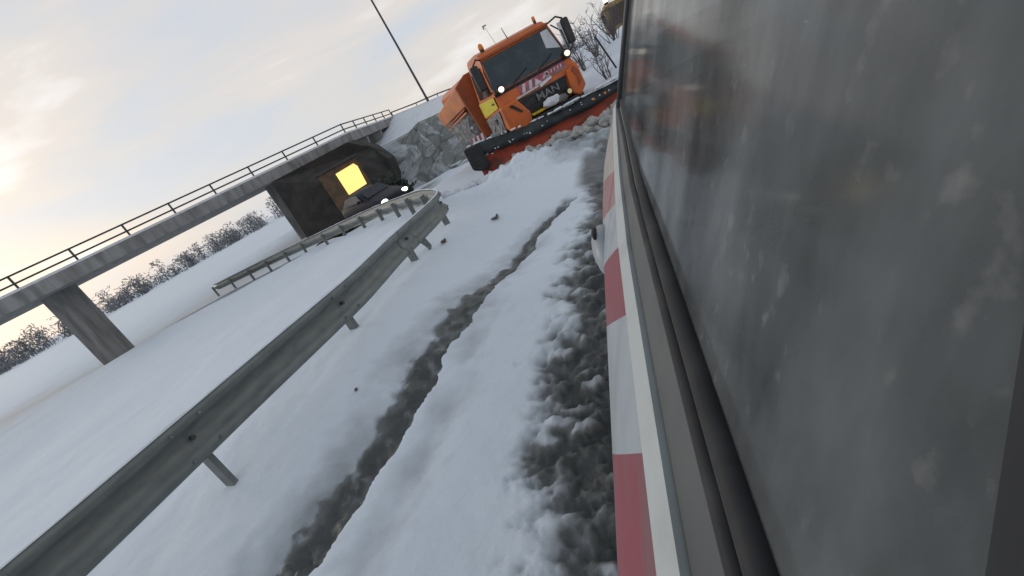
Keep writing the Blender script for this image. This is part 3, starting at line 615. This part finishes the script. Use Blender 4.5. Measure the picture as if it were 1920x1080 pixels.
MB().tube([(.66, -.201, .95), (.66, -.215, .95)], .06, 14).build('lens', M['dimlamp'], hl)
plate([(-.44, .84), (.02, .84), (.02, .90), (-.48, .90)], .08, .10, M['yellow'], 'yellow_strip', bev=0)
# low front beam, chassis
MB().box((.1, .15, .62), (1.9, .5, .34)).build('front_underrun_beam', M['black'], tr, bevel=.03)
MB().box((0, 3.6, .85), (.9, 6.2, .3)).build('chassis', M['black'], tr)
# cab side, photo left: side window, yellow sheet, wheel arch
MB().prism([(-1.155, .28, 1.78), (-1.155, 1.55, 1.78), (-1.07, 1.55, 2.5), (-1.06, .52, 2.5)], (-.012, 0, 0)).build('side_window', M['screen'], tr)
MB().prism([(1.155, .28, 1.78), (1.155, 1.55, 1.78), (1.07, 1.55, 2.5), (1.06, .52, 2.5)], (.012, 0, 0)).build('side_window', M['screen'], tr)
MB().prism([(-1.155, .1, 1.70), (-1.155, 1.94, 1.70), (-1.155, 1.94, 1.28), (-1.155, .1, 1.42)], (-.008, 0, 0)).build('yellow_side_sheet', M['yellow'], tr)
MB().prism([(-1.155, .15, 1.34), (-1.155, 1.92, 1.22), (-1.14, 1.92, .80), (-1.14, .4, .80)], (-.02, 0, 0)).build('step_panel', M['grey_dirty'], tr)
MB().box((-1.19, .75, 1.1), (.03, .16, .14)).build('step_hole', M['black'], tr)
MB().box((-1.19, .35, 1.55), (.03, .14, .03)).build('door_handle', M['black'], tr)
for s_ in (-1, 1):
    for y in (1.0, 4.6, 5.8):
        wh = MB().tube([(s_ * .80, y, .5), (s_ * 1.12, y, .5)], .5, 26).build('wheel', M['rubber'], tr, bevel=.04)
        MB().tube([(s_ * 1.10, y, .5), (s_ * 1.13, y, .5)], .27, 18).build('rim', M['steel'], wh)
    MB().prism([(s_ * 1.02, .45, 1.0), (s_ * 1.02, .7, 1.12), (s_ * 1.02, 1.3, 1.12), (s_ * 1.02, 1.62, .9), (s_ * 1.02, 1.55, .85), (s_ * 1.02, 1.2, 1.0), (s_ * 1.02, .8, 1.0), (s_ * 1.02, .5, .85)], (s_ * .17, 0, 0)).build('mudguard', M['grey_dirty'], tr)
# mirrors
for s_ in (-1, 1):
    a0 = -.06
    MB().tube([(s_ * 1.0, .25, 2.62), (s_ * 1.16, .02, 2.66), (s_ * 1.30, -.02, 2.55)], .022, 8).build('mirror_arm', M['black'], tr)
    MB().tube([(s_ * 1.14, .0, 1.80), (s_ * 1.26, a0, 1.86), (s_ * 1.30, a0, 2.0)], .022, 8).build('mirror_arm', M['black'], tr)
    mh = MB().box((s_ * 1.31, a0 + .03, 2.24), (.22, .12, .62)).build('mirror', M['black'], tr, bevel=.05)
    MB().box((s_ * 1.31, a0 + .10, 2.24), (.17, .01, .5)).build('mirror_glass', M['steel'], mh)
    MB().tube([(s_ * 1.02, .16, 2.55), (s_ * 1.13, -.07, 2.3), (s_ * 1.13, -.1, 1.86)], .02, 8).build('lamp_bracket', M['black'], tr)
MB().box((1.14, -.03, 2.25), (.10, .02, .52)).build('mirror_pane', M['white'], tr, bevel=.01)
# work lamps below the mirrors
for u in (-.93, 1.02):
    lb = MB().tube([(u, .0, 1.78), (u, -.13, 1.78)], .115, 18).build('work_lamp', M['black'], tr, bevel=.01)
    MB().ell((u, -.13, 1.78), (.076, .05, .068), 16, 10).build('lens', M['lamp'], lb, smooth=True)
# beacons and aerials on the roof
for u, s_ in ((-.76, .9), (.82, .6)):
    bc = MB().tube([(u, .55, 2.76), (u, .55, 2.84)], .07 * s_, 12).build('beacon_foot', M['black'], tr)
    MB().tube([(u, .55, 2.84), (u, .55, 2.94), (u, .55, 2.99 - (1 - s_) * .1)], [.075 * s_, .07 * s_, .03], 14).build('beacon_lens', M['amber'], bc, smooth=True)
MB().tube([(.0, .6, 2.78), (-.02, .66, 3.08)], [.014, .008], 6).build('aerial', M['black'], tr)
ae = MB().tube([(-.16, 1.2, 2.84), (-.2, 1.35, 3.36)], [.006, .004], 6); ae.box((-.2, 1.35, 3.38), (.12, .02, .03)); ae.box((-.24, 1.35, 3.34), (.03, .02, .08)); ae.build('aerial', M['steel'], tr)
# hopper body
hf = [(-1.10, 2.62), (-1.50, 2.41), (-1.46, 1.86), (-1.34, .80), (1.34, .80), (1.46, 1.86), (1.50, 2.41), (1.10, 2.62)]
hop = MB().prism([(u, 2.25, z) for u, z in hf], (0, .12, 0)).build('hopper_front', M['orange_dark'], tr, bevel=.02)
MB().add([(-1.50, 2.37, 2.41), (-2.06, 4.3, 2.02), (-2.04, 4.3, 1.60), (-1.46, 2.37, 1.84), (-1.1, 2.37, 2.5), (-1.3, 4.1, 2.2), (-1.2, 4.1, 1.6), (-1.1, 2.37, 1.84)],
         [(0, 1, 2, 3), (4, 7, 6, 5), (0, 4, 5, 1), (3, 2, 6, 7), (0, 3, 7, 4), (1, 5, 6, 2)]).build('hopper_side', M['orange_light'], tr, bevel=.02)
MB().prism([(-1.3, 2.37, 1.0), (-1.3, 2.37, 2.45), (-1.1, 2.37, 2.6), (1.1, 2.37, 2.6), (1.45, 2.37, 2.3), (1.3, 2.37, 1.0)], (0, 4.6, 0)).build('hopper', M['orange'], tr, bevel=.03)
for dz, mt in ((0, 'orange_dark'), (-.10, 'orange_light')):
    MB().bar((-1.50, 2.42, 1.78 + dz), (-1.97, 4.0, 1.54 + dz), .05, .05).build('side_rail', M[mt], tr)
tk = MB().prism([(-1.44, 2.5, 1.68), (-1.44, 2.5, .80), (-1.90, 3.7, .78), (-1.99, 3.9, 1.60)], (.45, .15, 0)).build('brine_tank', M['grey_dirty'], tr, bevel=.09)
MB().tube([(-1.53, 2.6, 1.22), (-1.53, 2.55, 1.22)], .05, 10).build('valve', M['white'], tk)
MB().tube([(-1.51, 2.45, 1.5), (-1.56, 2.6, 1.3), (-1.58, 2.7, 1.1), (-1.50, 2.55, .95)], .03, 8).build('hose', M['steel'], tk)
hz = MB().prism([(-1.35, 2.3, .98), (-1.71, 2.75, .94), (-1.69, 2.75, .68), (-1.33, 2.3, .70)], (.02, -.02, 0)).build('hazard_board', M['pink'], tr)
for k in range(3):
    t0_, t1_ = k / 3 + .05, k / 3 + .2
    a_, b_ = Vector((-1.35, 2.27, .97)), Vector((-1.71, 2.72, .93)); c_, d_ = Vector((-1.69, 2.72, .69)), Vector((-1.33, 2.27, .71))
    MB().prism([a_.lerp(b_, t0_), a_.lerp(b_, t1_), d_.lerp(c_, t1_ + .12), d_.lerp(c_, t0_ + .12)], (0, -.01, 0)).build('white_stripe', M['white'], hz)
# blade, angled: photo right end nearer
PA = Vector((-2.42, -.75, 0)); PB = Vector((2.3, -1.75, 0)); bd = (PB - PA).normalized(); bn = Vector((bd.y, -bd.x, 0))
def bpnt(t, z, out_): return PA.lerp(PB, t) + bn * out_ + Vector((0, 0, z))
rows = []
for t in np.linspace(0, 1, 24):
    zt = .61 + .01 * math.sin(t * 9)
    rows.append([bpnt(t, .12, .18), bpnt(t, .22, .06), bpnt(t, .40, .0), bpnt(t, .54, .01), bpnt(t, zt, .03)])
bo = MB().loft(rows).build('plough_blade', M['blade'], tr, smooth=True); q_ = bo.modifiers.new('s', 'SOLIDIFY'); q_.thickness = .04; q_.offset = -1
rows = []
for t in np.linspace(-.01, 1.01, 40):
    top = float(np.interp(t, [0, .12, .3, .5, 1], [1.0, .93, .80, .74, .74])) + .012 * math.sin(t * 23); low = float(np.interp(t, [0, .15, .4, .6, .8, 1], [.70, .62, .50, .48, .55, .60])) + .02 * math.sin(t * 15 + 1)
    rows.append([bpnt(t, top, -.02), bpnt(t, top + .005, .07), bpnt(t, (top + low) / 2, .13), bpnt(t, low, .155)])
gu = MB().loft(rows).build('spray_guard', M['flap'], tr, smooth=True); q_ = gu.modifiers.new('s', 'SOLIDIFY'); q_.thickness = .03
mb = MB()
for k in range(46):
    t = random.random(); z = 1.02 - .05 * t; z = float(np.interp(t, [0, .12, .3, .5, 1], [1.0, .93, .82, .75, .76])) + .02; mb.ell(bpnt(t, z + .0, random.uniform(.0, .07)), (random.uniform(.02, .10), .03, random.uniform(.015, .03)), 8, 5, .2)
for k in range(30):
    t = random.random(); mb.ell(bpnt(t, random.uniform(.62, .7), .14), (random.uniform(.008, .03), .012, random.uniform(.008, .02)), 7, 5, .2)
for t0_ in (.47, .52, .56, .69, .73, .78): mb.ell(bpnt(t0_, .80, .10), (.14, .05, .03), 10, 6, .15)
tag(mb.build('snow_on_guard', M['snowlump'], gu), kind='stuff')
MB().prism([bpnt(-.035, 1.0, -.05), bpnt(.045, .99, -.05), bpnt(.055, .40, -.0), bpnt(.02, .34, 0), bpnt(-.035, .48, 0)], tuple(bn * .27)).build('end_flap', M['rubber'], tr, bevel=.05)
for s_ in (-.45, .5): MB().bar((s_, .1, .62), (s_ * 1.5, -.95 - s_ * .2, .5), .12, .14).build('plough_arm', M['black'], tr)
mk = MB().tube([tuple(bpnt(.80, .98, .05)), tuple(bpnt(.76, 1.80, .05))], .022, 8).build('marker_rod', M['black'], tr)
for t0_ in (.64, .70): MB().ell(bpnt(t0_, .62, .2), (.03, .02, .03), 8, 6).build('bolt_head', M['amber'], bo)

# ------------------------------------------------------------------ second truck behind, ochre, lit beacon
t2 = tag(empty('maintenance_truck', (12.6, 27.4, .45), R(-20)), 'ochre maintenance truck with a lit beacon beyond the snowy shrubs', 'truck')
prof = [(0, .5), (-.04, 1.3), (.25, 2.35), (.45, 2.48), (1.9, 2.5), (1.9, .5)]
MB().prism([(-1.15, y, z) for y, z in prof], (2.3, 0, 0)).build('cab', M['ochre'], t2, bevel=.07)
MB().prism([(-1.02, -.035, 1.32), (1.02, -.035, 1.32), (.95, .225, 2.25), (-.95, .225, 2.25)], (0, -.02, 0)).build('windscreen', M['brownglass'], t2)
MB().prism([(-1.16, .3, 1.35), (-1.16, 1.5, 1.35), (-1.16, 1.5, 2.2), (-1.16, .5, 2.2)], (-.015, 0, 0)).build('side_window', M['brownglass'], t2)
MB().box((0, 0, .8), (1.4, .12, .5)).build('grille', M['black'], t2, bevel=.02)
MB().box((0, 4.3, 1.5), (2.4, 4.4, 1.8)).build('hopper', M['ochre'], t2, bevel=.05)
for s_ in (-1, 1):
    MB().tube([(s_ * 1.0, .2, 2.25), (s_ * 1.3, 0, 2.2), (s_ * 1.32, 0, 1.6)], .03, 8).build('mirror_arm', M['black'], t2)
    MB().box((s_ * 1.32, .02, 1.85), (.2, .1, .5)).build('mirror', M['black'], t2, bevel=.04)
    for y in (1, 5): MB().tube([(s_ * .8, y, .45), (s_ * 1.13, y, .45)], .5, 20).build('wheel', M['rubber'], t2)
bc = MB().tube([(-.9, .6, 2.45), (-.9, .6, 2.6)], .12, 12).build('beacon_foot', M['black'], t2)
MB().tube([(-.9, .6, 2.6), (-.9, .6, 2.98), (-.9, .6, 3.06)], [.11, .1, .05], 14).build('beacon_lens', M['amber_lit'], bc, smooth=True)

# ------------------------------------------------------------------ bare shrubs on the bank right of the truck
def shrub(x, y, h, n, label, spread=.5):
    z = gz(x, y); root = empty('bare_shrub', (x, y, z)); tag(root, label, 'shrub', 'bare twiggy shrubs on the snowy bank')
    st = MB(); tw = MB()
    for k in range(n):
        a = random.uniform(0, 6.28); l = h * random.uniform(.55, 1.1); ln = random.uniform(.1, spread)
        p = Vector((math.cos(a) * .08, math.sin(a) * .08, -.05)); pts_ = [p]
        for j in range(4):
            p = p + Vector((math.cos(a) * ln * l / 4 + random.uniform(-.05, .05), math.sin(a) * ln * l / 4 + random.uniform(-.05, .05), l / 4)); pts_.append(p)
        st.tube(pts_, [.018, .015, .012, .009, .005], 5)
        for j in range(9):
            q = pts_[random.randint(1, 4)]; a2 = random.uniform(0, 6.28); e2 = q + Vector((math.cos(a2) * .28, math.sin(a2) * .28, random.uniform(.08, .4))) * random.uniform(.5, 1.1)
            tw.tube([q, (q + e2) / 2 + Vector((0, 0, .02)), e2], [.008, .006, .004], 4)
    st.build('stem', M['bark'], root); tw.build('twigs', M['bark'], root)
for (x, y, h, n, lab) in [(6.9, 20.4, 1.7, 12, 'tall bare shrub right beside the mirror of the orange truck'), (7.6, 20.6, 1.5, 12, 'bare shrub second from the truck mirror on the snowy bank'),
                          (8.3, 20.4, 1.35, 11, 'bare shrub in the middle of the snowy bank'), (9.0, 21.6, 1.5, 13, 'bare shrub just in front of the ochre truck'),
                          (8.6, 18.4, .9, 9, 'low bare shrub near the window pillar on the bank'), (6.2, 16.6, 1.2, 7, 'thin bare shrub low on the bank next to the bumper')]:
    shrub(x, y, h, n, lab)

# low tree line far off, beyond the bridge (left) and behind the bank
mbt = MB()
for k in range(420):
    az = R(random.uniform(-75, 60)); d = random.uniform(150, 190); hgt = random.uniform(2.5, 6.5); cx_, cy_ = math.sin(az) * d, math.cos(az) * d; wd_ = random.uniform(1.5, 3)
    mbt.tube([(cx_, cy_, -1), (cx_, cy_, hgt * .8)], [.2, .05], 4)
    for j in range(150):
        p = Vector((cx_ + random.gauss(0, wd_ * .5), cy_ + random.gauss(0, wd_ * .5), hgt * random.uniform(.05, 1))); a_ = Vector([random.uniform(-1, 1) for _ in range(3)]).normalized(); b_ = a_.orthogonal() * .5
        mbt.add([p + a_ * .5, p + b_ * .14, p - a_ * .5, p - b_ * .14], [(0, 1, 2, 3)])
tag(mbt.build('far_woods', mat('far_winter_woods', (.13, .14, .15), .95, noise=.6, col2=(.24, .25, .27))), 'distant low line of grey winter woods on the horizon', 'woods', kind='stuff')

# ------------------------------------------------------------------ own vehicle on the right (camera is held out beside its window)
S = .55
HEAD_ROT = -HD
veh = tag(empty('service_vehicle', (0, 0, 0), HEAD_ROT), 'service vehicle close on the right with red and white striped flank and grimy window', 'vehicle')
# local frame: x = b (to the right), y = a (forwards), z up
def cv(tab, a): return float(np.interp(a / S, [t[0] for t in tab], [t[1] for t in tab])) * S
TA = [(-9, -.384), (2.42, -.382), (3.32, -.373), (4.0, -.357), (4.69, -.332), (5.6, -.276), (6.51, -.206), (7.36, -.098), (7.8, .12), (8.0, .5)]
TB = [(-9, -.143), (1.42, -.138), (2.02, -.123), (3.05, -.090), (4.16, -.051), (5.2, .0), (6.3, .09), (7.1, .2), (7.6, .4), (7.8, .7)]
TB2 = [(-9, -.104), (1.25, -.102), (1.97, -.088), (3.28, -.046), (4.2, -.010), (5.2, .04), (6.3, .13), (7.1, .24), (7.6, .44), (7.8, .74)]
TC = [(-9, -.044), (1.44, -.042), (2.18, -.024), (3.41, -.004), (4.2, .035), (5.2, .09), (6.3, .18), (7.1, .3), (7.55, .5), (7.7, .8)]
TC2 = [(-9, -.022), (1.10, -.021), (1.92, -.002), (2.98, .022), (4.2, .07), (5.2, .13), (6.3, .22), (7.1, .34), (7.5, .55), (7.65, .85)]
zA, zB, zB2, zC, zC2 = [CAM_H - S * g for g in (1.05, .56, .52, .42, .38)]
def pt(tab, a, z, off_=0): return (cv(tab, a) + off_, a, z)
# parametric rows between A and B so the stripes slant
BNDA = [-1.6, -1.1, -.6, -.1, .40, 1.08, 1.8, 2.42, 3.15, 4.1, 5.4, 7.36]
BNDB = [-2.0, -1.5, -1.0, -.45, .10, .56, .99, 1.42, 1.86, 2.35, 3.0, 4.3]
MT = ['v_red', 'v_white', 'v_red', 'v_white', 'v_red', 'v_white', 'v_red', 'v_white', 'v_pink', 'v_beige', 'v_beige']
mats_ = ['v_red', 'v_white', 'v_pink', 'v_beige']
sp = MB()
def bulge(aa, ab, v):
    a = aa * (1 - v) + ab * v; x = cv(TA, aa * 1.0) * (1 - v) + cv(TB, ab) * v; z = zA * (1 - v) + zB * v
    return (x - .006 * math.sin(math.pi * v), a, z)
for i in range(len(MT)):
    sp.mi = mats_.index(MT[i]); rows = []
    for s_ in np.linspace(0, 1, 9):
        aa = (BNDA[i] * (1 - s_) + BNDA[i + 1] * s_) * S; ab = (BNDB[i] * (1 - s_) + BNDB[i + 1] * s_) * S
        rows.append([bulge(aa, ab, v) for v in np.linspace(0, 1, 9)])
    sp.loft(rows)
sp.build('striped_side_panel', [M[k] for k in mats_], veh, smooth=True)
As = np.concatenate([np.arange(-1.6, 2.2, .1), np.arange(2.2, 4.0, .06)])
def strip(tab1, z1, tab2, z2, name, mt, a0, a1, raise_=.0, th=.006, par=veh):
    rows = [[pt(tab1, a, z1, -raise_), pt(tab2, a, z2, -raise_)] for a in As if a0 <= a <= a1]
    o_ = MB().loft(rows).build(name, M[mt], par, smooth=False); q = o_.modifiers.new('s', 'SOLIDIFY'); q.thickness = th; q.offset = 0; return o_
strip(TB, zB, TB2, zB2, 'trim_strip', 'v_strip', -1.6, 2.35, .004, .012)
strip(TB2, zB2, TC, zC, 'door_ledge', 'v_grey', -1.6, 4.2, .0)
strip(TC, zC, TC2, zC2, 'seal_bed', 'v_grey', -1.6, 4.2, 0)
for tab, z, r_ in ((TC, zC, .0065), (TC2, zC2, .008)):
    MB().tube([pt(tab, a, z, -.003) for a in np.arange(-.6, 1.86, .05)], r_, 10).build('window_seal', M['rubber'], veh, smooth=True)
# glass plane leaning inwards
def gl(a, z): g_ = (CAM_H - z) / S; return (S * (.165 - .488 * g_) + max(0, a / S - 1.4) * .02 * S, a, z)
AP0 = 1.68; AP1 = 1.40
ZT = 2.16
MB().loft([[gl(.0 + (AP0 - .0) * s_, zC2 - .004), gl(.06 + (1.64 - .06) * s_, 1.80), gl(.16 + (AP1 - .16) * s_, ZT)] for s_ in np.linspace(0, 1, 12)]).build('window_glass', M['v_glass'], veh, smooth=True)
# front pillar rising from the sill, rear pillar, top frame
MB().tube([gl(AP0 + .02, zC2 - .02), gl(1.66, 1.80), gl(AP1, ZT)], [.014, .014, .016], 10).build('front_pillar', M['black'], veh, smooth=True)
MB().prism([tuple(Vector(gl(q0, q1)) - Vector((.006, 0, 0))) for q0, q1 in ((-.16, zC2), (.03, zC2), (.12, 1.80), (.18, ZT), (-.05, ZT))], (.05, 0, 0)).build('rear_pillar', M['v_dark'], veh, bevel=.006)
MB().bar(gl(-1.6, ZT + .02), gl(AP1, ZT + .02), .04, .05).build('top_frame', M['black'], veh, bevel=.01)
MB().loft([[gl(-1.5 + 1.33 * s_, zC2 + .004), gl(-1.4 + 1.33 * s_, ZT)] for s_ in (0, .5, 1)]).build('rear_window_glass', M['v_glass'], veh)
# closed lower body, bonnet, far side, roof, screen
CX = .62                                    # centre line
def mir(p): return (2 * CX - p[0], p[1], p[2])
rows = []
for a in As:
    l = [pt(TA, a, zA - .001, .001), (cv(TA, a) + .02, a, .95), (cv(TA, a) + .06, a, .55)]
    rows.append(l + [mir(q) for q in l[::-1]])
MB().loft(rows).build('lower_body', M['v_beige'], veh, smooth=True)
MB().loft([[mir(pt(TA, a, zA)), mir(pt(TB, a, zB)), mir(pt(TC2, a, zC2))] for a in As]).build('far_side_panel', M['v_white'], veh, smooth=True)
bo_ = []
for a in As:
    if a >= 1.7:
        e_ = pt(TC2, a, zC2); k = max(0, 1 - (a - 1.7) / 6)
        bo_.append([e_, (e_[0] * .7 + CX * .3, a, zC2 + .02), (CX, a, zC2 + .03), (mir(e_)[0] * .7 + CX * .3, a, zC2 + .02), mir(e_)])
MB().loft(bo_).build('bonnet', M['v_grey'], veh, smooth=True)
a = 3.95; l = [(cv(TA, a) + .06, a, .55), (cv(TA, a), a, zA), (cv(TB, a), a, zB), (cv(TC2, a), a, zC2)]
MB().loft([[q for q in l], [mir(q) for q in l]]).build('front_panel', M['v_white'], veh)
rf = []
for a in np.linspace(-1.6, AP1, 8):
    e_ = gl(a, ZT + .035); rf.append([e_, (e_[0] * .6 + CX * .4, a, ZT + .09), (CX, a, ZT + .11), (mir(e_)[0] * .6 + CX * .4, a, ZT + .09), mir(e_)])
MB().loft(rf).build('roof', M['v_white'], veh, smooth=True)
MB().add([gl(AP0 + .03, zC2), mir(gl(AP0 + .03, zC2)), mir(gl(AP1, ZT)), gl(AP1, ZT)], [(0, 1, 2, 3)]).build('windscreen', M['v_glass'], veh)
MB().add([mir(gl(-1.5, zC2)), mir(gl(AP0, zC2)), mir(gl(AP1, ZT)), mir(gl(-1.5, ZT))], [(0, 1, 2, 3)]).build('far_window_glass', M['v_glass'], veh)
MB().add([(cv(TA, -1.6), -1.6, .55), (2 * CX - cv(TA, -1.6), -1.6, .55), mir(gl(-1.6, ZT)), gl(-1.6, ZT)], [(0, 1, 2, 3)]).build('rear_panel', M['v_white'], veh)
# cabin inside
MB().box((CX, .1, .98), (1.1, 3.0, .04)).build('cabin_floor', M['v_dark'], veh)
MB().add([(.06, -1.5, 1.0), (.06, 1.6, 1.0), (.03, 1.6, zC2), (.03, -1.5, zC2)], [(0, 1, 2, 3)]).build('door_lining', M['v_dark'], veh)
MB().box((CX, 1.4, 1.40), (1.1, .5, .34)).build('dashboard', M['v_dark'], veh, bevel=.06)
for sx_ in (.33, .93):
    st_ = MB().box((sx_, .25, 1.2), (.44, .46, .14)).build('seat', M['v_seat'], veh, bevel=.05)
    MB().box((sx_, -.05, 1.5), (.42, .12, .6), Matrix.Rotation(R(12), 3, 'X')).build('seat_back', M['v_seat'], st_, bevel=.05)
sw = MB(); sw.tube([(.33 + .18 * math.cos(q), .98 + .06 * math.sin(q), 1.5 + .17 * math.sin(q)) for q in np.linspace(0, 6.283, 25)], .014, 8, False); sw.bar((.16, .98, 1.5), (.5, .98, 1.5), .03, .02); sw.build('steering_wheel', M['black'], veh, smooth=True)
# rounded white lamp housing standing off the flank, with a dark slot
lh = MB().ell((cv(TA, 1.46) + .012, 1.46, zA - .01), (.046, .125, .085), 20, 14).build('lamp_housing', M['v_white'], veh, smooth=True)
MB().ell((cv(TA, 1.44) - .002, 1.45, zA + .068), (.010, .05, .014), 12, 8).build('dark_slot', M['rubber'], lh, smooth=True)
for y in (2.9, -1.0):
    for s_ in (0, 1):
        x0_ = -.14; pts_ = [(x0_, y, .45), (x0_ + .24, y, .45)]
        if s_: pts_ = [mir(q) for q in pts_]
        wh = MB().tube(pts_, .45, 26).build('wheel', M['rubber'], veh, bevel=.03)
        rq = [(x0_ - .01, y, .45), (x0_ + .02, y, .45)]; rq = [mir(q) for q in rq] if s_ else rq
        MB().tube(rq, .24, 18).build('rim', M['steel'], wh)
